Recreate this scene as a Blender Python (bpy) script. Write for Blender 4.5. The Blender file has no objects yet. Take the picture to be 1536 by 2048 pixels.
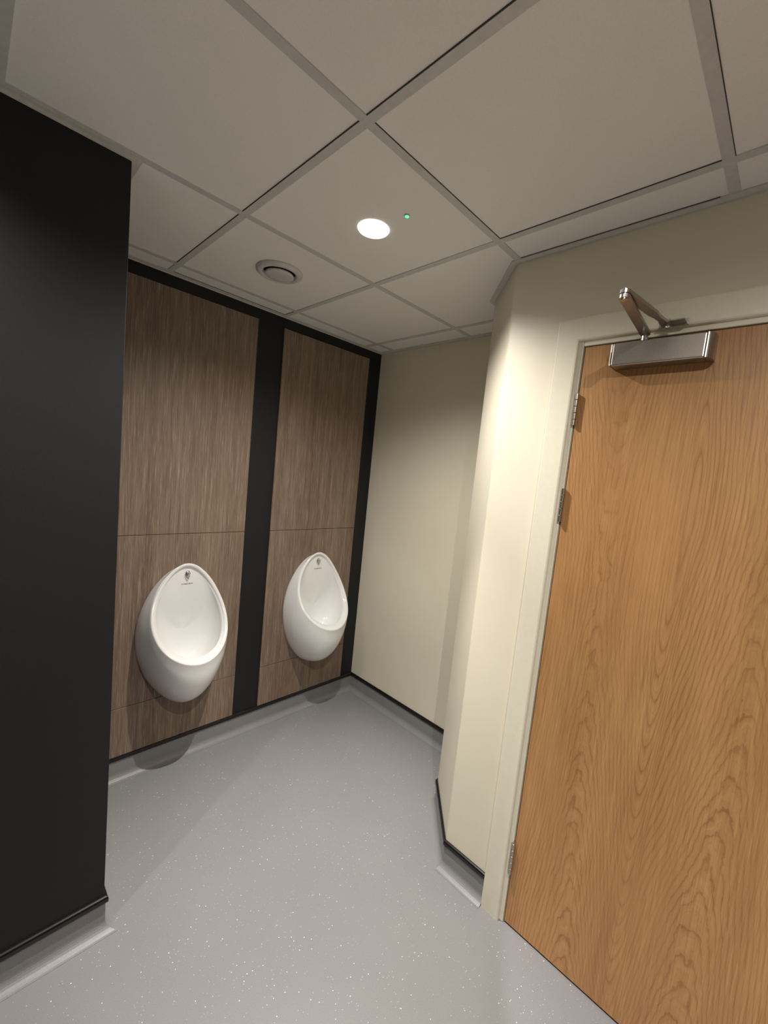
import bpy, bmesh, math, random
from mathutils import Vector, Matrix
random.seed(4)
scene = bpy.context.scene
COL = scene.collection

# ------------------------------------------------------------------ sizes
H = 2.408                      # ceiling height
XD = -0.606                    # wall that holds the door
CH0 = (-0.359, -1.081)         # splayed corner, far end
CH1 = (-0.606, -1.314)         # splayed corner, near end
KX, KY = -1.687, -0.705        # end of the dark partition
RX0, RY0 = -3.664, -3.727      # hidden far limits of the room
ARCH_L = -1.506                # outer edge of left architrave
DOOR_L, DOOR_R, DOOR_T = -1.597, -2.523, 2.075

# ------------------------------------------------------------------ materials
def new_mat(name):
    m = bpy.data.materials.new(name); m.use_nodes = True
    nt = m.node_tree
    return m, nt, nt.nodes['Principled BSDF']

def nd(nt, t, **kw):
    n = nt.nodes.new(t)
    for k, v in kw.items(): setattr(n, k, v)
    return n

def lk(nt, a, b): nt.links.new(a, b)

def math_n(nt, op, a, b=None, c=None):
    n = nd(nt, 'ShaderNodeMath', operation=op)
    for i, v in enumerate((a, b, c)):
        if v is None: continue
        if isinstance(v, (int, float)): n.inputs[i].default_value = v
        else: lk(nt, v, n.inputs[i])
    return n.outputs[0]

def ramp(nt, fac, stops, interp='LINEAR'):
    n = nd(nt, 'ShaderNodeValToRGB')
    n.color_ramp.interpolation = interp
    el = n.color_ramp.elements
    while len(el) < len(stops): el.new(0.5)
    for e, (p, c) in zip(el, stops):
        e.position = p; e.color = (c[0], c[1], c[2], 1)
    lk(nt, fac, n.inputs[0])
    return n.outputs[0]

def coords(nt, scale=(1, 1, 1)):
    t = nd(nt, 'ShaderNodeTexCoord'); m = nd(nt, 'ShaderNodeMapping')
    m.inputs['Scale'].default_value = scale
    lk(nt, t.outputs['Object'], m.inputs['Vector'])
    return m.outputs[0]

def noise(nt, vec, scale, detail=3, rough=0.55, dist=0.0):
    n = nd(nt, 'ShaderNodeTexNoise')
    n.inputs['Scale'].default_value = scale; n.inputs['Detail'].default_value = detail
    n.inputs['Roughness'].default_value = rough; n.inputs['Distortion'].default_value = dist
    lk(nt, vec, n.inputs['Vector'])
    return n.outputs['Fac']

def mix_col(nt, fac, a, b, mode='MIX'):
    n = nd(nt, 'ShaderNodeMix', data_type='RGBA', blend_type=mode)
    for s, v in ((n.inputs[0], fac), (n.inputs[6], a), (n.inputs[7], b)):
        if isinstance(v, (int, float)): s.default_value = v
        elif isinstance(v, tuple): s.default_value = (*v, 1)
        else: lk(nt, v, s)
    return n.outputs[2]

def bump(nt, bsdf, h, strength, dist=0.001):
    b = nd(nt, 'ShaderNodeBump'); b.inputs['Strength'].default_value = strength
    b.inputs['Distance'].default_value = dist
    lk(nt, h, b.inputs['Height']); lk(nt, b.outputs[0], bsdf.inputs['Normal'])

def plain(name, col, rough=0.5, metal=0.0, spec=0.5, var=0.04, scale=60, bstr=0.0):
    m, nt, b = new_mat(name)
    n = noise(nt, coords(nt), scale)
    c = ramp(nt, n, [(0.3, tuple(x * (1 - var) for x in col)), (0.7, tuple(min(1, x * (1 + var)) for x in col))])
    lk(nt, c, b.inputs['Base Color'])
    b.inputs['Roughness'].default_value = rough; b.inputs['Metallic'].default_value = metal
    b.inputs['Specular IOR Level'].default_value = spec
    if bstr: bump(nt, b, n, bstr)
    return m

def emissive(name, col, strength):
    m, nt, b = new_mat(name)
    n = noise(nt, coords(nt), 20)
    c = ramp(nt, n, [(0, tuple(x * .97 for x in col)), (1, col)])
    lk(nt, c, b.inputs['Base Color']); lk(nt, c, b.inputs['Emission Color'])
    b.inputs['Emission Strength'].default_value = strength
    return m

def mat_floor(name, specks):
    m, nt, b = new_mat(name)
    v = coords(nt)
    big = noise(nt, v, 3.0, 2); fine = noise(nt, v, 420, 2, 0.7)
    base = ramp(nt, fine, [(0.25, (0.175, 0.174, 0.177)), (0.75, (0.268, 0.266, 0.269))])
    base = mix_col(nt, 0.25, base, ramp(nt, big, [(0.3, (0.210, 0.206, 0.210)), (0.7, (0.252, 0.250, 0.246))]))
    fac = None
    for sc, rad, thr, amt in ((62, 0.085, 0.962, 1.0), (120, 0.10, 0.93, 0.55), (45, 0.055, 0.93, 0.7)):
        vo = nd(nt, 'ShaderNodeTexVoronoi', voronoi_dimensions='2D'); vo.inputs['Scale'].default_value = sc
        lk(nt, v, vo.inputs['Vector'])
        near = math_n(nt, 'LESS_THAN', vo.outputs['Distance'], rad)
        sx = nd(nt, 'ShaderNodeSeparateColor'); lk(nt, vo.outputs['Color'], sx.inputs[0])
        pick = math_n(nt, 'GREATER_THAN', sx.outputs[0], thr)
        f = math_n(nt, 'MULTIPLY', math_n(nt, 'MULTIPLY', near, pick), amt)
        fac = f if fac is None else math_n(nt, 'MAXIMUM', fac, f)
    fac = math_n(nt, 'MULTIPLY', fac, specks)
    cl = math_n(nt, 'MULTIPLY', fac, ramp(nt, noise(nt, v, 6, 2), [(0.35, (0.3,) * 3), (0.55, (1,) * 3)]))
    col = mix_col(nt, cl, base, (1.0, 1.0, 1.0))
    lk(nt, col, b.inputs['Base Color'])
    b.inputs['Roughness'].default_value = 0.36; b.inputs['Specular IOR Level'].default_value = 0.45
    bump(nt, b, fine, 0.12)
    return m

def mat_ceiling():
    m, nt, b = new_mat('mineral_fibre_tile')
    v = coords(nt)
    n = noise(nt, v, 330, 3, 0.7); n2 = noise(nt, v, 2.0, 2)
    c = mix_col(nt, 0.5, ramp(nt, n, [(0.3, (0.82, 0.795, 0.76)), (0.7, (0.92, 0.895, 0.86))]),
                ramp(nt, n2, [(0.3, (0.85, 0.825, 0.79)), (0.7, (0.89, 0.865, 0.83))]))
    lk(nt, c, b.inputs['Base Color'])
    b.inputs['Roughness'].default_value = 0.9; b.inputs['Specular IOR Level'].default_value = 0.2
    bump(nt, b, n, 0.5, 0.0012)
    return m

def mat_cream():
    m, nt, b = new_mat('cream_wall_paint')
    v = coords(nt); n = noise(nt, v, 160, 3, 0.6); n2 = noise(nt, v, 2.2, 2)
    c = ramp(nt, n2, [(0.3, (0.70, 0.65, 0.525)), (0.7, (0.74, 0.69, 0.56))])
    lk(nt, c, b.inputs['Base Color'])
    b.inputs['Roughness'].default_value = 0.42; b.inputs['Specular IOR Level'].default_value = 0.4
    bump(nt, b, n, 0.06)
    return m

def mat_dark():
    m, nt, b = new_mat('charcoal_laminate')
    v = coords(nt); n = noise(nt, v, 500, 3, 0.7)
    c = ramp(nt, n, [(0.25, (0.0085, 0.0087, 0.0100)), (0.75, (0.0145, 0.0147, 0.0168))])
    lk(nt, c, b.inputs['Base Color'])
    b.inputs['Roughness'].default_value = 0.55; b.inputs['Specular IOR Level'].default_value = 0.3
    bump(nt, b, n, 0.15)
    return m

def mat_panel():
    """brown-grey wood-effect laminate: straight vertical streaks and short pale pores"""
    m, nt, b = new_mat('grey_oak_laminate')
    broad = noise(nt, coords(nt, (1, 1, 0.06)), 9, 3, 0.6, 0.4)
    mid = noise(nt, coords(nt, (1, 1, 0.03)), 55, 4, 0.65, 0.3)
    pore = noise(nt, coords(nt, (1, 1, 0.025)), 230, 3, 0.7)
    c = ramp(nt, broad, [(0.28, (0.136, 0.088, 0.064)), (0.5, (0.202, 0.143, 0.102)), (0.74, (0.256, 0.194, 0.139))])
    c = mix_col(nt, 0.55, c, ramp(nt, mid, [(0.3, (0.124, 0.074, 0.056)), (0.55, (0.217, 0.155, 0.113)), (0.75, (0.310, 0.248, 0.183))]))
    pf = ramp(nt, pore, [(0.54, (0,) * 3), (0.70, (0.75,) * 3)])
    c = mix_col(nt, pf, c, (0.419, 0.341, 0.264))
    df = ramp(nt, pore, [(0.28, (0.8,) * 3), (0.44, (0,) * 3)])
    c = mix_col(nt, df, c, (0.078, 0.050, 0.039))
    lk(nt, c, b.inputs['Base Color'])
    b.inputs['Roughness'].default_value = 0.5; b.inputs['Specular IOR Level'].default_value = 0.35
    bump(nt, b, pore, 0.12)
    return m

def mat_oak():
    """crown-cut oak veneer: arches low on the leaf, straight flanks, inverted arches high up"""
    m, nt, b = new_mat('oak_veneer')
    t = nd(nt, 'ShaderNodeTexCoord'); s = nd(nt, 'ShaderNodeSeparateXYZ')
    lk(nt, t.outputs['Object'], s.inputs[0])
    Y, Z = s.outputs[1], s.outputs[2]
    wob = math_n(nt, 'SUBTRACT', noise(nt, coords(nt, (1, 1, 0.35)), 2.6, 2), 0.5)
    wob2 = math_n(nt, 'SUBTRACT', noise(nt, coords(nt, (1, 1, 0.22)), 15, 2, 0.5), 0.5)
    wob3 = math_n(nt, 'SUBTRACT', noise(nt, coords(nt, (1, 1, 0.5)), 30, 3, 0.6), 0.5)
    def leaf(yc, z0, lean):
        y = math_n(nt, 'ADD', Y, -yc)
        y = math_n(nt, 'ADD', y, math_n(nt, 'MULTIPLY', math_n(nt, 'ADD', Z, -1.0), lean))
        y = math_n(nt, 'ADD', y, math_n(nt, 'MULTIPLY', wob, 0.07))
        y = math_n(nt, 'ADD', y, math_n(nt, 'MULTIPLY', wob2, 0.008))
        fl = math_n(nt, 'SQRT', math_n(nt, 'ADD', math_n(nt, 'MULTIPLY', y, y), 0.0022))
        dz = math_n(nt, 'ADD', Z, -z0)
        hz = math_n(nt, 'SQRT', math_n(nt, 'ADD', math_n(nt, 'MULTIPLY', dz, dz), 0.04))
        f = math_n(nt, 'MULTIPLY', fl, 105.0)
        f = math_n(nt, 'SUBTRACT', f, math_n(nt, 'MULTIPLY', hz, 11.5))
        return f, fl
    fa, da = leaf(-1.768, 1.36, -0.04)
    fb, db = leaf(-2.125, 1.58, 0.02)
    # nearer leaf wins, blended between
    k = math_n(nt, 'MULTIPLY', math_n(nt, 'SUBTRACT', da, db), 9.0)
    k = math_n(nt, 'ADD', k, 0.5)
    kk = nd(nt, 'ShaderNodeClamp'); lk(nt, k, kk.inputs[0])
    mf = nd(nt, 'ShaderNodeMix', data_type='FLOAT')
    lk(nt, kk.outputs[0], mf.inputs[0]); lk(nt, fa, mf.inputs[2]); lk(nt, fb, mf.inputs[3])
    crown = math_n(nt, 'MINIMUM', da, db)
    cw = ramp(nt, crown, [(0.055, (1,) * 3), (0.115, (0.12,) * 3)])
    f = math_n(nt, 'ADD', mf.outputs[0], math_n(nt, 'MULTIPLY', wob2, 1.6))
    f = math_n(nt, 'ADD', f, math_n(nt, 'MULTIPLY', math_n(nt, 'MULTIPLY', wob3, cw), 1.7))
    fr = math_n(nt, 'FRACT', f)
    ring = ramp(nt, fr, [(0.0, (0.30,) * 3), (0.40, (0.05,) * 3), (0.75, (0.35,) * 3), (0.92, (1.0,) * 3), (1.0, (0.45,) * 3)])
    fr2 = math_n(nt, 'FRACT', math_n(nt, 'MULTIPLY', f, 2.37))
    ring2 = ramp(nt, fr2, [(0.0, (0.1,) * 3), (0.6, (0.0,) * 3), (0.9, (0.42,) * 3), (1.0, (0.1,) * 3)])
    amp = ramp(nt, noise(nt, coords(nt, (1, 1, 0.25)), 9, 3), [(0.32, (0.22,) * 3), (0.70, (0.85,) * 3)])
    ringf = math_n(nt, 'MULTIPLY', math_n(nt, 'MAXIMUM', ring, ring2), amp)
    broad = noise(nt, coords(nt, (1, 1, 0.12)), 7, 3)
    base = ramp(nt, broad, [(0.3, (0.335, 0.168, 0.063)), (0.7, (0.442, 0.238, 0.095))])
    c = mix_col(nt, ringf, base, (0.205, 0.085, 0.026))
    pore = noise(nt, coords(nt, (1, 1, 0.022)), 260, 3, 0.75)
    c = mix_col(nt, ramp(nt, pore, [(0.53, (0,) * 3), (0.70, (0.55,) * 3)]), c, (0.215, 0.098, 0.036))
    c = mix_col(nt, ramp(nt, pore, [(0.28, (0.45,) * 3), (0.47, (0,) * 3)]), c, (0.52, 0.30, 0.125))
    lk(nt, c, b.inputs['Base Color'])
    b.inputs['Roughness'].default_value = 0.42; b.inputs['Specular IOR Level'].default_value = 0.4
    bump(nt, b, pore, 0.08)
    return m

M = dict(
    floor=mat_floor('grey_safety_vinyl', 1.0), skirt=mat_floor('grey_skirting_vinyl', 0.0), ceiling=mat_ceiling(), cream=mat_cream(), dark=mat_dark(), panel=mat_panel(), oak=mat_oak(),
    grid=plain('grey_white_grid_paint', (0.60, 0.585, 0.565), 0.55, spec=0.3),
    trimw=plain('white_trim_paint', (0.62, 0.60, 0.56), 0.45),
    shadow=plain('gap_shade', (0.012, 0.011, 0.010), 0.9, spec=0.1),  # near-black colour stands in for shade in door gaps and vent throat
    joint_shade=plain('ceiling_joint_shade', (0.07, 0.065, 0.06), 0.9, spec=0.1),  # dark colour for the shade lines between bars and tiles
    black=plain('black_capping', (0.006, 0.006, 0.0065), 0.22, spec=0.5),
    frame=plain('cream_gloss_paint', (0.73, 0.69, 0.565), 0.36, spec=0.45, var=0.02),
    steel=plain('satin_steel', (0.46, 0.425, 0.39), 0.34, metal=1.0, var=0.05, scale=200),
    steel_arm=plain('steel_arm', (0.45, 0.42, 0.39), 0.42, metal=1.0, scale=150),
    chrome=plain('chrome', (0.75, 0.75, 0.76), 0.12, metal=1.0, var=0.02),
    ceramic=plain('white_ceramic', (0.80, 0.797, 0.79), 0.12, spec=0.5, var=0.01, scale=8),
    vent=plain('white_steel_vent', (0.62, 0.60, 0.57), 0.45),
    lens=emissive('lamp_diffuser', (1.0, 0.97, 0.92), 30.0),
    ring=emissive('halo_glow_ring', (1.0, 0.93, 0.86), 0.9),  # bezel glow added to imitate the halo around the lamp
    green=emissive('green_led', (0.10, 1.0, 0.45), 1.1),
    ink=plain('grey_print', (0.10, 0.09, 0.09), 0.5),
)

# ------------------------------------------------------------------ mesh helpers
def link(name, bm, mats, parent=None, smooth=False, **props):
    bmesh.ops.recalc_face_normals(bm, faces=bm.faces[:])
    me = bpy.data.meshes.new(name); bm.to_mesh(me); bm.free()
    for m in (mats if isinstance(mats, (list, tuple)) else [mats]): me.materials.append(m)
    if smooth:
        for p in me.polygons: p.use_smooth = True
    o = bpy.data.objects.new(name, me); COL.objects.link(o)
    if parent: o.parent = parent
    for k, v in props.items(): o[k] = v
    return o

def thing(name, label, cat, loc=(0, 0, 0), group=None):
    o = bpy.data.objects.new(name, None); COL.objects.link(o)
    o.location = loc; o['label'] = label; o['category'] = cat
    if group: o['group'] = group
    return o

def box(bm, x0, x1, y0, y1, z0, z1, mi=0, bev=0.0, seg=2):
    r = bmesh.ops.create_cube(bm, size=1.0)
    vs = r['verts']
    for v in vs:
        v.co.x = x0 + (v.co.x + .5) * (x1 - x0); v.co.y = y0 + (v.co.y + .5) * (y1 - y0); v.co.z = z0 + (v.co.z + .5) * (z1 - z0)
    fs = set(f for v in vs for f in v.link_faces)
    for f in fs: f.material_index = mi
    if bev:
        es = list(set(e for v in vs for e in v.link_edges))
        r = bmesh.ops.bevel(bm, geom=es, offset=bev, segments=seg, affect='EDGES', profile=0.5)
        for f in r['faces']: f.material_index = mi

def prism(bm, pts, z0, z1, round_at=(), r=0.006):
    a = [bm.verts.new((x, y, z0)) for x, y in pts]; c = [bm.verts.new((x, y, z1)) for x, y in pts]
    bm.faces.new(a); bm.faces.new(c[::-1])
    n = len(pts); ed = []
    for i in range(n):
        j = (i + 1) % n
        bm.faces.new((a[i], a[j], c[j], c[i]))
    for i in round_at:
        ed.append(bm.edges.get((a[i], c[i])))
    if ed: bmesh.ops.bevel(bm, geom=ed, offset=r, segments=4, affect='EDGES', profile=0.5)

def lathe(bm, prof, c, axis='z', n=48, mi=0):
    """prof: (radius, height) pairs turned about an axis through c"""
    rings = []
    for r, h in prof:
        row = []
        for k in range(n):
            a = 2 * math.pi * k / n
            p = (r * math.cos(a), r * math.sin(a), h)
            if axis == 'x': p = (h, p[0], p[1])
            if axis == 'y': p = (p[0], h, p[1])
            row.append(bm.verts.new((c[0] + p[0], c[1] + p[1], c[2] + p[2])))
        rings.append(row)
    for a, b2 in zip(rings, rings[1:]):
        for k in range(n):
            f = bm.faces.new((a[k], a[(k + 1) % n], b2[(k + 1) % n], b2[k])); f.material_index = mi
    for row in (rings[0], rings[-1]):
        f = bm.faces.new(row); f.material_index = mi

# room outline, walked so that the room lies on the right-hand side
PATH = [(RX0, KY), (KX, KY), (KX, 0.0), (0.0, 0.0), (0.0, CH0[1]), CH0, CH1, (XD, RY0)]
def mitres(path):
    n = []
    for (x0, y0), (x1, y1) in zip(path, path[1:]):
        L = math.hypot(x1 - x0, y1 - y0); n.append(Vector(((y1 - y0) / L, -(x1 - x0) / L)))
    out = [n[0]]
    for a, b2 in zip(n, n[1:]): out.append((a + b2) / (1 + a.dot(b2)))
    return out + [n[-1]]
MIT = mitres(PATH)
def sweep(bm, i, prof, y_from=None, y_to=None, closed=True):
    """extrude a (distance from wall, height) profile along segment i of the outline"""
    ends = []
    for j, yy in ((i, y_from), (i + 1, y_to)):
        p = Vector(PATH[j]); mv = MIT[j]
        if yy is not None:
            p = Vector((p.x, yy)); mv = Vector((-1, 0))
        ends.append([bm.verts.new((p.x + mv.x * d, p.y + mv.y * d, z)) for d, z in prof])
    a, b2 = ends; n = len(prof)
    for k in range(n if closed else n - 1):
        bm.faces.new((a[k], a[(k + 1) % n], b2[(k + 1) % n], b2[k]))
    if closed:
        bm.faces.new(a); bm.faces.new(b2[::-1])

# ------------------------------------------------------------------ setting
bm = bmesh.new(); box(bm, RX0 - .1, .1, RY0 - .1, .1, -0.06, 0.0)
link('floor', bm, M['floor'], kind='structure')

bm = bmesh.new(); box(bm, RX0 - .1, .1, RY0 - .1, .1, H + .003, H + .05)
ceil = link('ceiling', bm, M['ceiling'], kind='structure')
bm = bmesh.new()
GX = [-0.164 - 0.6 * k for k in range(6)]; GY = [-0.1265 - 0.6 * k for k in range(6)]
for x in GX: box(bm, x - .012, x + .012, RY0, 0, H, H + .0035)
for y in GY: box(bm, RX0, 0, y - .012, y + .012, H + .0002, H + .0035)
def shade_strip(x0, x1, y0, y1): box(bm, x0, x1, y0, y1, H + .0012, H + .0036, mi=1)  # thin dark strip drawn as the shade beside a ceiling bar
for xi, ya, yb in ((2, GY[3] + .012, GY[2] - .012), (2, GY[2] + .012, GY[1] - .012), (1, GY[3] + .012, GY[2] - .012), (2, GY[1] + .012, GY[0] - .012)):
    x = GX[xi]; shade_strip(x - .0140, x - .0118, ya, yb)
shade_strip(GX[1] - .0140, GX[1] - .0118, GY[0] + .012, -.024)
for yi, xa, xb in ((2, GX[2] + .012, GX[1] - .012), (3, GX[2] + .012, GX[1] - .012)):
    y = GY[yi]; shade_strip(xa, xb, y - .0133, y - .0118)
shade_strip(GX[2] + .012, GX[1] - .012, -.0268, -.0236)                  # painted shade line along the back wall angle
shade_strip(XD - .0262, XD - .0236, GY[3] + .03, GY[2] - .012)
link('ceiling_grid', bm, [M['grid'], M['joint_shade']], ceil)

for i, side in enumerate(('left', None, 'back', 'right', None, 'corner', 'door')):
    bm = bmesh.new()
    sweep(bm, i, [(0, H - .0016), (.024, H - .0016), (.024, H + .002), (0, H + .002)])
    sweep(bm, i, [(0, H - .006), (.0015, H - .006), (.0015, H - .001), (0, H - .001)])
    link('trim_%d' % (i + 1), bm, M['trimw'], kind='structure')

WT = H + .002
bm = bmesh.new(); box(bm, KX, .1, 0, .1, 0, WT); wall_back = link('wall_back', bm, M['dark'], kind='structure')
bm = bmesh.new(); box(bm, RX0, KX, KY, .1, 0, WT, bev=.002); link('wall_left', bm, M['dark'], kind='structure')
bm = bmesh.new(); box(bm, 0, .1, CH0[1], 0, 0, WT); link('wall_right', bm, M['cream'], kind='structure')
bm = bmesh.new()
prism(bm, [(.1, CH0[1]), CH0, CH1, (XD, -1.575), (.1, -1.575)], 0, WT, round_at=(1, 2), r=.007)
o = link('wall_corner', bm, M['cream'], kind='structure')
bm = bmesh.new()
box(bm, XD, XD + .12, DOOR_R - .02, -1.575, DOOR_T + .02, WT)
box(bm, XD, XD + .12, RY0, DOOR_R - .02, 0, WT)
link('wall_door', bm, M['cream'], kind='structure')

bm = bmesh.new(); box(bm, -2.51, -2.45, -2.793, -2.0, 0, WT); link('wall_added_blocker', bm, M['cream'], kind='structure')  # unseen wall added to block the rear lamp left of the doorway

# coved vinyl skirting with its black capping strip
R0 = 0.032
cove = [(0, 0), (R0 + .004, 0), (R0 + .004, .0012)]
for k in range(1, 8):
    a = math.pi / 2 * k / 7
    cove.append((.004 + R0 * (1 - math.sin(a)), .0012 + R0 * (1 - math.cos(a))))
cove += [(.0035, .104), (0, .104)]
cap = [(0, .101), (.0085, .101), (.0105, .104), (.0105, .116), (.008, .121), (.004, .1235), (0, .124)]
for i, side in enumerate(('left', 'partition_end', 'back', 'right', 'return', 'corner', 'door')):
    bm = bmesh.new()
    kw = dict(y_to=ARCH_L) if i == 6 else {}
    sweep(bm, i, cove, **kw)
    b_ = link('baseboard_' + side, bm, M['skirt'], kind='structure')
    bm = bmesh.new(); sweep(bm, i, cap, **kw)
    link('capping_strip', bm, M['black'], b_, label='glossy black capping strip')

# ------------------------------------------------------------------ wood-effect wall panels
def wall_panel(x0, x1, z0, z1, label):
    bm = bmesh.new(); box(bm, x0, x1, -.009, -.0006, z0, z1, bev=.0012, seg=1)
    o = link('wood_effect_panel', bm, M['panel'], kind='thing', label=label, category='wall panel', group='wood-effect panels on the urinal wall')
S1, S2, ZB, ZT, G = 1.205, 0.369, 0.1245, 2.346, .0012
for x0, x1, wide in ((-1.572, -.918, 'left'), (-.760, -.112, 'right')):
    wall_panel(x0, x1, S1 + G, ZT, 'tall grey-brown wood-effect panel high on the wall above the %s urinal' % wide)
    wall_panel(x0, x1, S2 + G, S1 - G, 'grey-brown wood-effect panel that the %s urinal is fixed to' % wide)
    wall_panel(x0, x1, ZB, S2 - G, 'low strip of wood-effect panel below the %s urinal just above the floor' % wide)

# ------------------------------------------------------------------ urinals
def urinal_mesh():
    """rows run from the wall outline over the rim and down into the bowl; origin at the wall, z up, -y out of the wall"""
    N = 112
    def egg(t, w, e, e2): return w * math.sin(t) * (1 - e * math.cos(t) - e2 * math.cos(2 * t)), (1 - math.cos(t)) / 2
    rows = []
    def bez(P, t):
        n = len(P) - 1; q = Vector((0, 0, 0))
        for i, p in enumerate(P): q += p * (math.comb(n, i) * t ** i * (1 - t) ** (n - i))
        return q
    for k in range(N):
        t = 2 * math.pi * k / N
        u, s = egg(t, .1738, .2540, .0156)
        R = Vector((u, -(.0332 + .2328 * s - .0621 * 4 * s * (1 - s) + .004), 1.0630 - .4385 * s))
        ub, sb = egg(t, .1975, -.0702, .0818)
        B = Vector((ub, 0, 1.0420 - .7030 * sb))
        C = B.lerp(R, .30); C.y = R.y * .97
        C1 = B.lerp(R, .06); C1.y = R.y * .50
        line = [bez([B, C1, C, R], q / 12) for q in range(13)]
        # inward direction inside the sloping rim plane
        cen = Vector((0, -(.0332 + .2328 * .62 - .0621 * 4 * .62 * .38 + .004), 1.0630 - .4385 * .60))
        u2, s2 = egg(t + .01, .1738, .2540, .0156); u3, s3 = egg(t - .01, .1738, .2540, .0156)
        tan = Vector((u2 - u3, 0, -.4341 * (s2 - s3))); tan.normalize()
        inn = Vector((tan.z, 0, -tan.x))
        if inn.dot(Vector((cen.x - R.x, 0, cen.z - R.z))) < 0: inn = -inn
        out = Vector((0, -1, .12)).normalized()
        def on_rim(d, lift):
            # follow the rim plane inwards: the plane leans out towards the lip
            p = R + inn * d + out * lift
            p.y += (.2328 - .2484 * (1 - 2 * s)) / .4341 * inn.z * d
            return p
        line[-1] = R + inn * .001 - out * .003
        line += [on_rim(.003, .0015), on_rim(.008, .003), on_rim(.014, .0025), on_rim(.0185, -.0005), on_rim(.0205, -.006), on_rim(.023, -.0085)]
        Ri = on_rim(.0265, -.0095); line.append(Ri)
        C0 = Vector((0, -.012, .70))
        w = s ** 1.6
        dp = min(1, max(0, (s - .10) / .38)); dp = dp * dp * (3 - 2 * dp)
        P1 = Vector((Ri.x * .99, Ri.y * (.95 - .42 * dp + .12 * w), Ri.z - .11 * w - .02 * (1 - dp)))
        P2 = Vector((Ri.x * .96, -.012 - .03 * w - .020 * (1 - dp), Ri.z - .185 * w - .09 * (1 - dp)))
        P3 = Vector((Ri.x * .66, -.012 - .022 * (1 - dp), C0.z + (Ri.z - C0.z) * .50 - .09 * w))
        line += [bez([Ri, P1, P2, P3, C0], q / 14) for q in range(1, 14)]
        rows.append(line)
    bm = bmesh.new()
    V = [[bm.verts.new(p) for p in line] for line in rows]
    n = len(rows[0])
    for k in range(N):
        a, b2 = V[k], V[(k + 1) % N]
        for j in range(n - 1): bm.faces.new((a[j], a[j + 1], b2[j + 1], b2[j]))
    c = bm.verts.new((0, -.012, .70))
    for k in range(N): bm.faces.new((V[k][-1], c, V[(k + 1) % N][-1]))
    bm.faces.new([V[k][0] for k in range(N)])
    inner = [v for row in V for v in row[22:]] + [c]
    for _ in range(14): bmesh.ops.smooth_vert(bm, verts=inner, factor=.5, use_axis_x=True, use_axis_y=True, use_axis_z=True)
    return bm

def text_mesh(name, body, size, mat, parent, loc, rot, skew=0.0):
    cu = bpy.data.curves.new(name, 'FONT'); cu.body = body; cu.size = size; cu.align_x = 'CENTER'; cu.extrude = .0002; cu.shear = skew
    tmp = bpy.data.objects.new('tmp', cu); COL.objects.link(tmp)
    bpy.context.view_layer.update()
    me = bpy.data.meshes.new_from_object(tmp.evaluated_get(bpy.context.evaluated_depsgraph_get()))
    bpy.data.objects.remove(tmp); bpy.data.curves.remove(cu)
    me.name = name; me.materials.clear(); me.materials.append(mat)
    o = bpy.data.objects.new(name, me); COL.objects.link(o); o.parent = parent
    o.location = loc; o.rotation_euler = rot
    return o

UY = -.0092
ur = thing('urinal', 'white ceramic bowl urinal on the left wood-effect panel, beside the dark partition', 'urinal', (-1.2281, UY, 0), 'white wall-hung urinals')
body = link('bowl', urinal_mesh(), M['ceramic'], ur, smooth=True)
from mathutils.bvhtree import BVHTree
bmt = bmesh.new(); bmt.from_mesh(body.data); bvh = BVHTree.FromBMesh(bmt); bmt.free()
def hit(x, z):
    p, nrm, _, _ = bvh.ray_cast(Vector((x, -.6, z)), Vector((0, 1, 0)))
    return p, nrm
# chrome flush spreader: round boss with a pointed drop below it
SX = .005
p, nrm = hit(SX, 1.008)
bm = bmesh.new()
drop = [(0.0, .018), (.008, .016), (.0125, .008), (.0135, -.002), (.012, -.012), (.007, -.024), (.0015, -.034)]
outl = [(x, z) for x, z in drop] + [(-x, z) for x, z in drop[:0:-1]]
a = [bm.verts.new((SX + x, p.y + .004, 1.004 + z)) for x, z in outl]
b2 = [bm.verts.new((SX + x * .95, p.y - .006, 1.004 + z * .97)) for x, z in outl]
c2 = [bm.verts.new((SX + x * .6, p.y - .0095, 1.004 + z * .65)) for x, z in outl]
for r0, r1 in ((a, b2), (b2, c2)):
    for k in range(len(outl)): bm.faces.new((r0[k], r0[(k + 1) % len(outl)], r1[(k + 1) % len(outl)], r1[k]))
bm.faces.new(c2)
spr = link('flush_spreader', bm, M['chrome'], ur, smooth=True, label='chrome flush spreader')
bm = bmesh.new()
lathe(bm, [(.0085, 0), (.0085, -.006), (.0070, -.0095), (.004, -.0115), (.0005, -.012)], (SX + .0035, p.y - .006, 1.0075), 'y', 24)
link('spreader_cap', bm, M['chrome'], spr, smooth=True)
p, nrm = hit(0, .952)
text_mesh('maker_mark', 'Armitage Shanks', .0085, M['ink'], ur, (SX, p.y - .0012, .952), (math.radians(90 - 2), 0, 0), .2)
# small domed outlet grate in the bottom of the bowl
q, qn, _, _ = bvh.ray_cast(Vector((0, -.125, .80)), Vector((0, 0, -1)))
bm = bmesh.new()
lathe(bm, [(.026, -.004), (.028, .000), (.026, .003), (.018, .0055), (.017, .004), (.012, .0055), (.011, .0075), (.001, .009)], (0, 0, 0), 'z', 32)
bmesh.ops.transform(bm, matrix=Matrix.Translation(q) @ qn.to_track_quat('Z', 'Y').to_matrix().to_4x4(), verts=bm.verts[:])
link('outlet_grate', bm, M['chrome'], ur, smooth=True, label='domed chrome outlet grate')
def copy_tree(o, parent=None):
    c = o.copy(); COL.objects.link(c)
    if parent: c.parent = parent
    for ch in list(o.children): copy_tree(ch, c)
    return c
u2 = copy_tree(ur); u2.location.x = -.4216
u2['label'] = 'white ceramic bowl urinal on the right wood-effect panel, nearest the cream wall corner'

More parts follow.
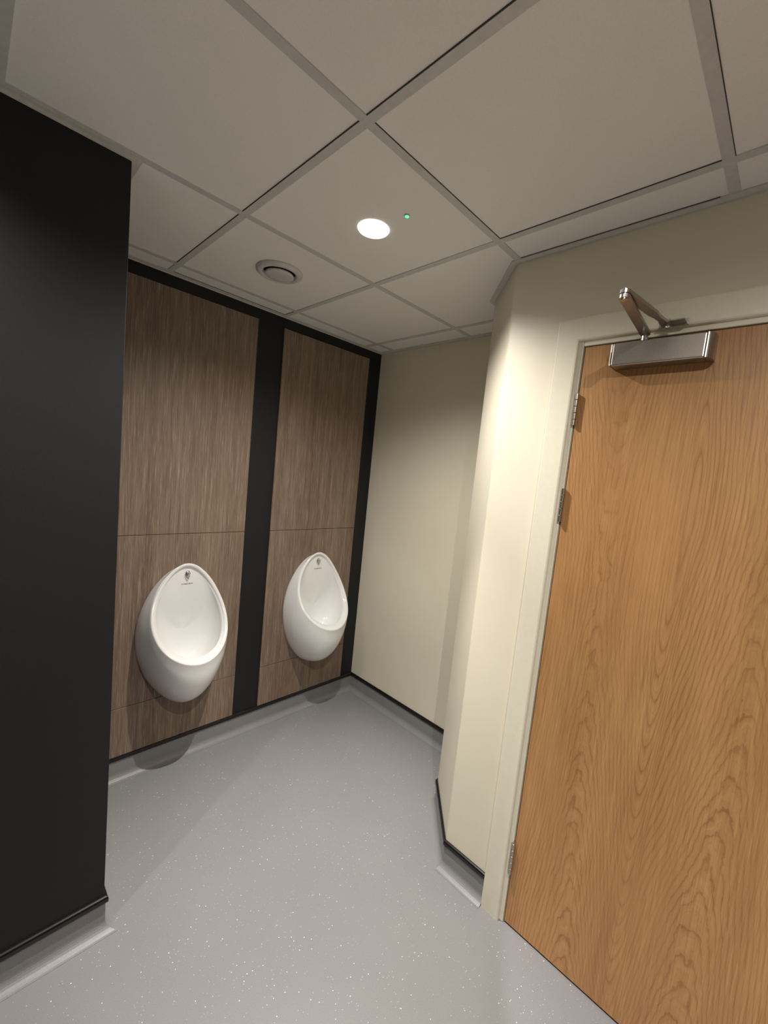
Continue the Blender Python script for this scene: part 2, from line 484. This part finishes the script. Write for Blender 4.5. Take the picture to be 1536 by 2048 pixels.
# ------------------------------------------------------------------ door
door = bpy.data.objects.new('door_1', None); COL.objects.link(door); door['kind'] = 'structure'
FX = XD - .017                 # face of architrave
bm = bmesh.new()
prof_w = -1.579 - ARCH_L
def arch_profile():
    # (distance outward from opening edge, x)
    return [(0, XD + .012), (0, FX + .006), (.002, FX + .002), (.006, FX), (.068, FX), (.072, FX + .0015), (.073, FX + .004), (.073, XD)]
pr = arch_profile()
LY, RYY, TZ = -1.579, DOOR_R - .018, 2.093
path3 = [(LY, 0.0, 1, 0), (LY, TZ, 1, 1), (RYY, TZ, -1, 1), (RYY, 0.0, -1, 0)]
rows = [[bm.verts.new((x, y + sy * d, z + sz * d)) for d, x in pr] for y, z, sy, sz in path3]
for a, b2 in zip(rows, rows[1:]):
    for k in range(len(pr)):
        bm.faces.new((a[k], a[(k + 1) % len(pr)], b2[(k + 1) % len(pr)], b2[k]))
bm.faces.new(rows[0]); bm.faces.new(rows[-1][::-1])
link('architrave', bm, M['frame'], door)
bm = bmesh.new()
LF = XD - .004
box(bm, LF, XD + .11, DOOR_L + .0045, -1.5752, 0, TZ + .02, bev=.0015, seg=2)
box(bm, LF, XD + .11, DOOR_R - .022, DOOR_R - .003, 0, TZ + .02, bev=.0015, seg=2)
box(bm, LF, XD + .11, DOOR_R - .003, DOOR_L + .003, DOOR_T + .003, TZ + .02, bev=.0015, seg=2)
link('door_lining', bm, M['frame'], door)
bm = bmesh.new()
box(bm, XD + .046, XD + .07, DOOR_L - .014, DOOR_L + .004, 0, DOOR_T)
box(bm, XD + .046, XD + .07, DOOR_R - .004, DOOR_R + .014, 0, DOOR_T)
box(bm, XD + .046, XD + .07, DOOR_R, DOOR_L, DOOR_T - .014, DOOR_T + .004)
link('door_stop', bm, M['shadow'], door)  # stop coloured near-black, as the shade behind the leaf edge
bm = bmesh.new(); box(bm, XD + .001, XD + .045, DOOR_R, DOOR_L, .007, DOOR_T, bev=.0012, seg=2)
link('door_leaf', bm, M['oak'], door, label='oak-veneered door leaf with arched grain')
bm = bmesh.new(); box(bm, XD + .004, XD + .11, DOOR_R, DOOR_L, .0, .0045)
link('threshold_shade', bm, M['shadow'], door)  # dark slab drawn as the shade under the door
for z0, z1 in ((1.823, 1.927), (1.505, 1.618), (.204, .326)):
    bm = bmesh.new()
    cy = (-1.597 + .0012)
    box(bm, XD - .0035, XD + .03, cy - .0012, cy + .0012, z0, z1)
    h = link('hinge', bm, M['steel'], door, label='satin steel hinge')
    L = z1 - z0
    for k in range(5):
        bm = bmesh.new(); a0, a1 = z0 + L * k / 5 + .0006, z0 + L * (k + 1) / 5 - .0006
        lathe(bm, [(.0058, a0), (.0066, a0 + .0008), (.0066, a1 - .0008), (.0058, a1)], (XD - .0095, cy, 0), 'z', 20)
        link('hinge_knuckle', bm, M['steel'], h, smooth=False)

# ------------------------------------------------------------------ door closer
dc = thing('door_closer', 'satin steel overhead door closer with folded arm on the oak door', 'door closer', (XD, -1.81, 2.0))
inv = Matrix.Translation(-Vector(dc.location))
def dpart(name, bm, mat, parent=dc, smooth=False, **kw):
    if parent is dc: bmesh.ops.transform(bm, matrix=inv, verts=bm.verts[:])
    else: bmesh.ops.transform(bm, matrix=inv, verts=bm.verts[:])
    return link(name, bm, mat, parent, smooth, **kw)
bm = bmesh.new()
# body cover: rounded-front section swept along the door
X0, X1, YA, YB, Z0, Z1 = XD + .0005, -.660, -1.697, -1.924, 1.992, 2.058
box(bm, X1, X0, YB, YA, Z0, Z1, bev=.004, seg=3)
cover = dpart('closer_cover', bm, M['steel'])
bm = bmesh.new()
pts = [(X0, YB - .001), (X1 + .001, YB - .001)]
for k in range(0, 9):
    a = math.pi / 2 * k / 8
    pts.append((X1 + .001 + .030 * (1 - math.cos(a)) , YB - .001 - .015 * math.sin(a)))
pts += [(X0, YB - .016)]
prism(bm, pts, Z0 + .0006, Z1 - .0006)
dpart('end_cap', bm, M['steel_arm'])
bm = bmesh.new(); box(bm, X1 + .0008, X0, YA + .0005, YA + .005, Z0 + .0006, Z1 - .0006, bev=.002, seg=2)
dpart('end_cap', bm, M['steel_arm'])
PV, EL, SH = Vector((-.636, -1.772)), Vector((-.912, -1.790)), Vector((-.650, -1.829))
bm = bmesh.new()
lathe(bm, [(.009, Z1 - .002), (.009, 2.074), (.007, 2.0755), (.007, 2.097), (.005, 2.099)], (PV.x, PV.y, 0), 'z', 24)
dpart('spindle', bm, M['chrome'])
def arm(bm, a, b, z0, z1, wa, wb, neck=None):
    d = (b - a).normalized(); n = Vector((-d.y, d.x)); pts = []
    for k in range(9):
        t = math.pi / 2 + math.pi * k / 8
        pts.append(a + d * math.cos(t) * wa + n * math.sin(t) * wa)
    if neck:
        s, w2 = neck; q = a.lerp(b, s); q2 = a.lerp(b, s + .10)
        pts += [q - n * wa, q2 - n * w2]
    for k in range(9):
        t = -math.pi / 2 + math.pi * k / 8
        pts.append(b + d * math.cos(t) * wb + n * math.sin(t) * wb)
    if neck: pts += [q2 + n * w2, q + n * wa]
    prism(bm, [(p.x, p.y) for p in pts], z0, z1)
bm = bmesh.new(); arm(bm, PV, EL, 2.0785, 2.0865, .0125, .0115)
dpart('main_arm', bm, M['steel_arm'])
bm = bmesh.new(); arm(bm, EL, SH, 2.0895, 2.0975, .0115, .0075, neck=(.62, .0075))
dpart('forearm', bm, M['steel_arm'])
bm = bmesh.new(); lathe(bm, [(.0075, 2.075), (.0085, 2.0765), (.0085, 2.0995), (.0065, 2.1015)], (EL.x, EL.y, 0), 'z', 24)
dpart('elbow_pin', bm, M['chrome'])
bm = bmesh.new()
box(bm, FX - .004, FX + .0008, -1.872, -1.800, 2.0945, 2.112, bev=.0012)
box(bm, FX - .038, FX - .003, -1.868, -1.806, 2.0985, 2.1025, bev=.0012)
br = dpart('shoe_bracket', bm, M['steel_arm'])
bm = bmesh.new(); lathe(bm, [(.005, 2.084), (.0065, 2.0855), (.0065, 2.101), (.004, 2.108)], (SH.x, SH.y, 0), 'z', 20)
dpart('shoe_pin', bm, M['chrome'], br)
for yy in (-1.853, -1.817):
    bm = bmesh.new(); lathe(bm, [(.0045, -.0038), (.0045, -.0055), (.003, -.0068)], (FX, yy, 2.1075), 'x', 16)
    dpart('screw', bm, M['chrome'], br)

# ------------------------------------------------------------------ ceiling fittings
LX, LYC = -1.058, -1.027
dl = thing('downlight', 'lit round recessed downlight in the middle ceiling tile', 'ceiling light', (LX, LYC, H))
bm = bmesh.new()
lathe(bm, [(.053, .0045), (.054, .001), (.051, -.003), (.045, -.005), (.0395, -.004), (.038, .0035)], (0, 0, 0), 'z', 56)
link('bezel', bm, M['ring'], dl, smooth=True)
bm = bmesh.new()
lathe(bm, [(.0378, .002), (.0372, -.003), (.032, -.0055), (.020, -.0075), (.002, -.0085)], (0, 0, 0), 'z', 48)
link('diffuser', bm, M['lens'], dl, smooth=True, label='glowing white diffuser')

ld = thing('indicator_light', 'tiny green indicator light in the ceiling tile beside the downlight', 'indicator light', (-1.046, -1.167, H))
bm = bmesh.new(); lathe(bm, [(.009, .0045), (.009, .0), (.0075, -.001), (.006, .0005)], (0, 0, 0), 'z', 28)
link('bezel', bm, M['vent'], ld)
bm = bmesh.new(); lathe(bm, [(.0062, .003), (.006, -.0015), (.0035, -.0035), (.0005, -.004)], (0, 0, 0), 'z', 24)
link('led_lens', bm, M['green'], ld, smooth=True, label='green glowing lens')

vt = thing('air_vent', 'round white extract air valve in the ceiling tile near the wood-panelled wall', 'vent', (-1.072, -.462, H))
bm = bmesh.new()
lathe(bm, [(.097, .0035), (.098, -.001), (.095, -.006), (.088, -.0105), (.080, -.0125), (.073, -.011), (.0685, -.006), (.0665, .003)], (0, 0, 0), 'z', 72)
link('outer_ring', bm, M['vent'], vt, smooth=True)
bm = bmesh.new(); lathe(bm, [(.0662, .0035), (.0662, .0015), (.001, .0014)], (0, 0, 0), 'z', 48)
link('throat', bm, M['shadow'], vt)
bm = bmesh.new()
lathe(bm, [(.010, .002), (.010, -.008), (.058, -.009), (.0605, -.0115), (.060, -.0155), (.056, -.0185), (.030, -.0195), (.001, -.0195)], (0, 0, 0), 'z', 64)
link('valve_disc', bm, M['vent'], vt, smooth=True)

# ------------------------------------------------------------------ lights
def spot(name, loc, power, size, blend, col, rad=.035, rot=(0, 0, 0)):
    l = bpy.data.lights.new(name, 'SPOT'); l.energy = power; l.spot_size = math.radians(size); l.spot_blend = blend
    l.color = col; l.shadow_soft_size = rad
    o = bpy.data.objects.new(name, l); COL.objects.link(o); o.location = loc; o.rotation_euler = rot
    return o
W1 = (1.0, 0.955, 0.885)
spot('downlight_or_added_lamp', (LX, LYC, H - .02), 81, 150, 1.0, W1, .009)
spot('downlight_or_added_lamp', (LX, LYC, H - .02), 150, 62, 1.0, W1, .009)
spot('downlight_or_added_lamp', (-1.664, -2.200, H - .02), 76, 170, 1.0, W1, .009)
spot('downlight_or_added_lamp', (-2.264, -1.027, H - .02), 34, 140, 1.0, (1.0, 0.95, 0.90), .009)
spot('downlight_or_added_lamp', (-2.900, -3.089, H - .02), 400, 142, 1.0, (1.0, 0.96, 0.97), .009)  # unseen lamp added behind the camera for bounce and the floor's light edge

w = bpy.data.worlds.new('world'); scene.world = w; w.use_nodes = True
w.node_tree.nodes['Background'].inputs[0].default_value = (.5, .5, .5, 1)
w.node_tree.nodes['Background'].inputs[1].default_value = .02

# ------------------------------------------------------------------ camera
cam = bpy.data.cameras.new('camera'); co = bpy.data.objects.new('camera', cam); COL.objects.link(co)
cam.sensor_fit = 'VERTICAL'; cam.sensor_height = 24.0; cam.lens = 833.4308 / 2048 * 24.0
cam.clip_start = .02
co.location = (-2.020799, -2.148411, 1.614462)
co.rotation_euler = (1.4729813, -0.0994407, -0.7870139)
scene.camera = co

scene.view_settings.view_transform = 'Standard'
scene.view_settings.look = 'None'
scene.view_settings.exposure = 0.25
scene.view_settings.gamma = 1.0
scene.cycles.max_bounces = 10; scene.cycles.diffuse_bounces = 6
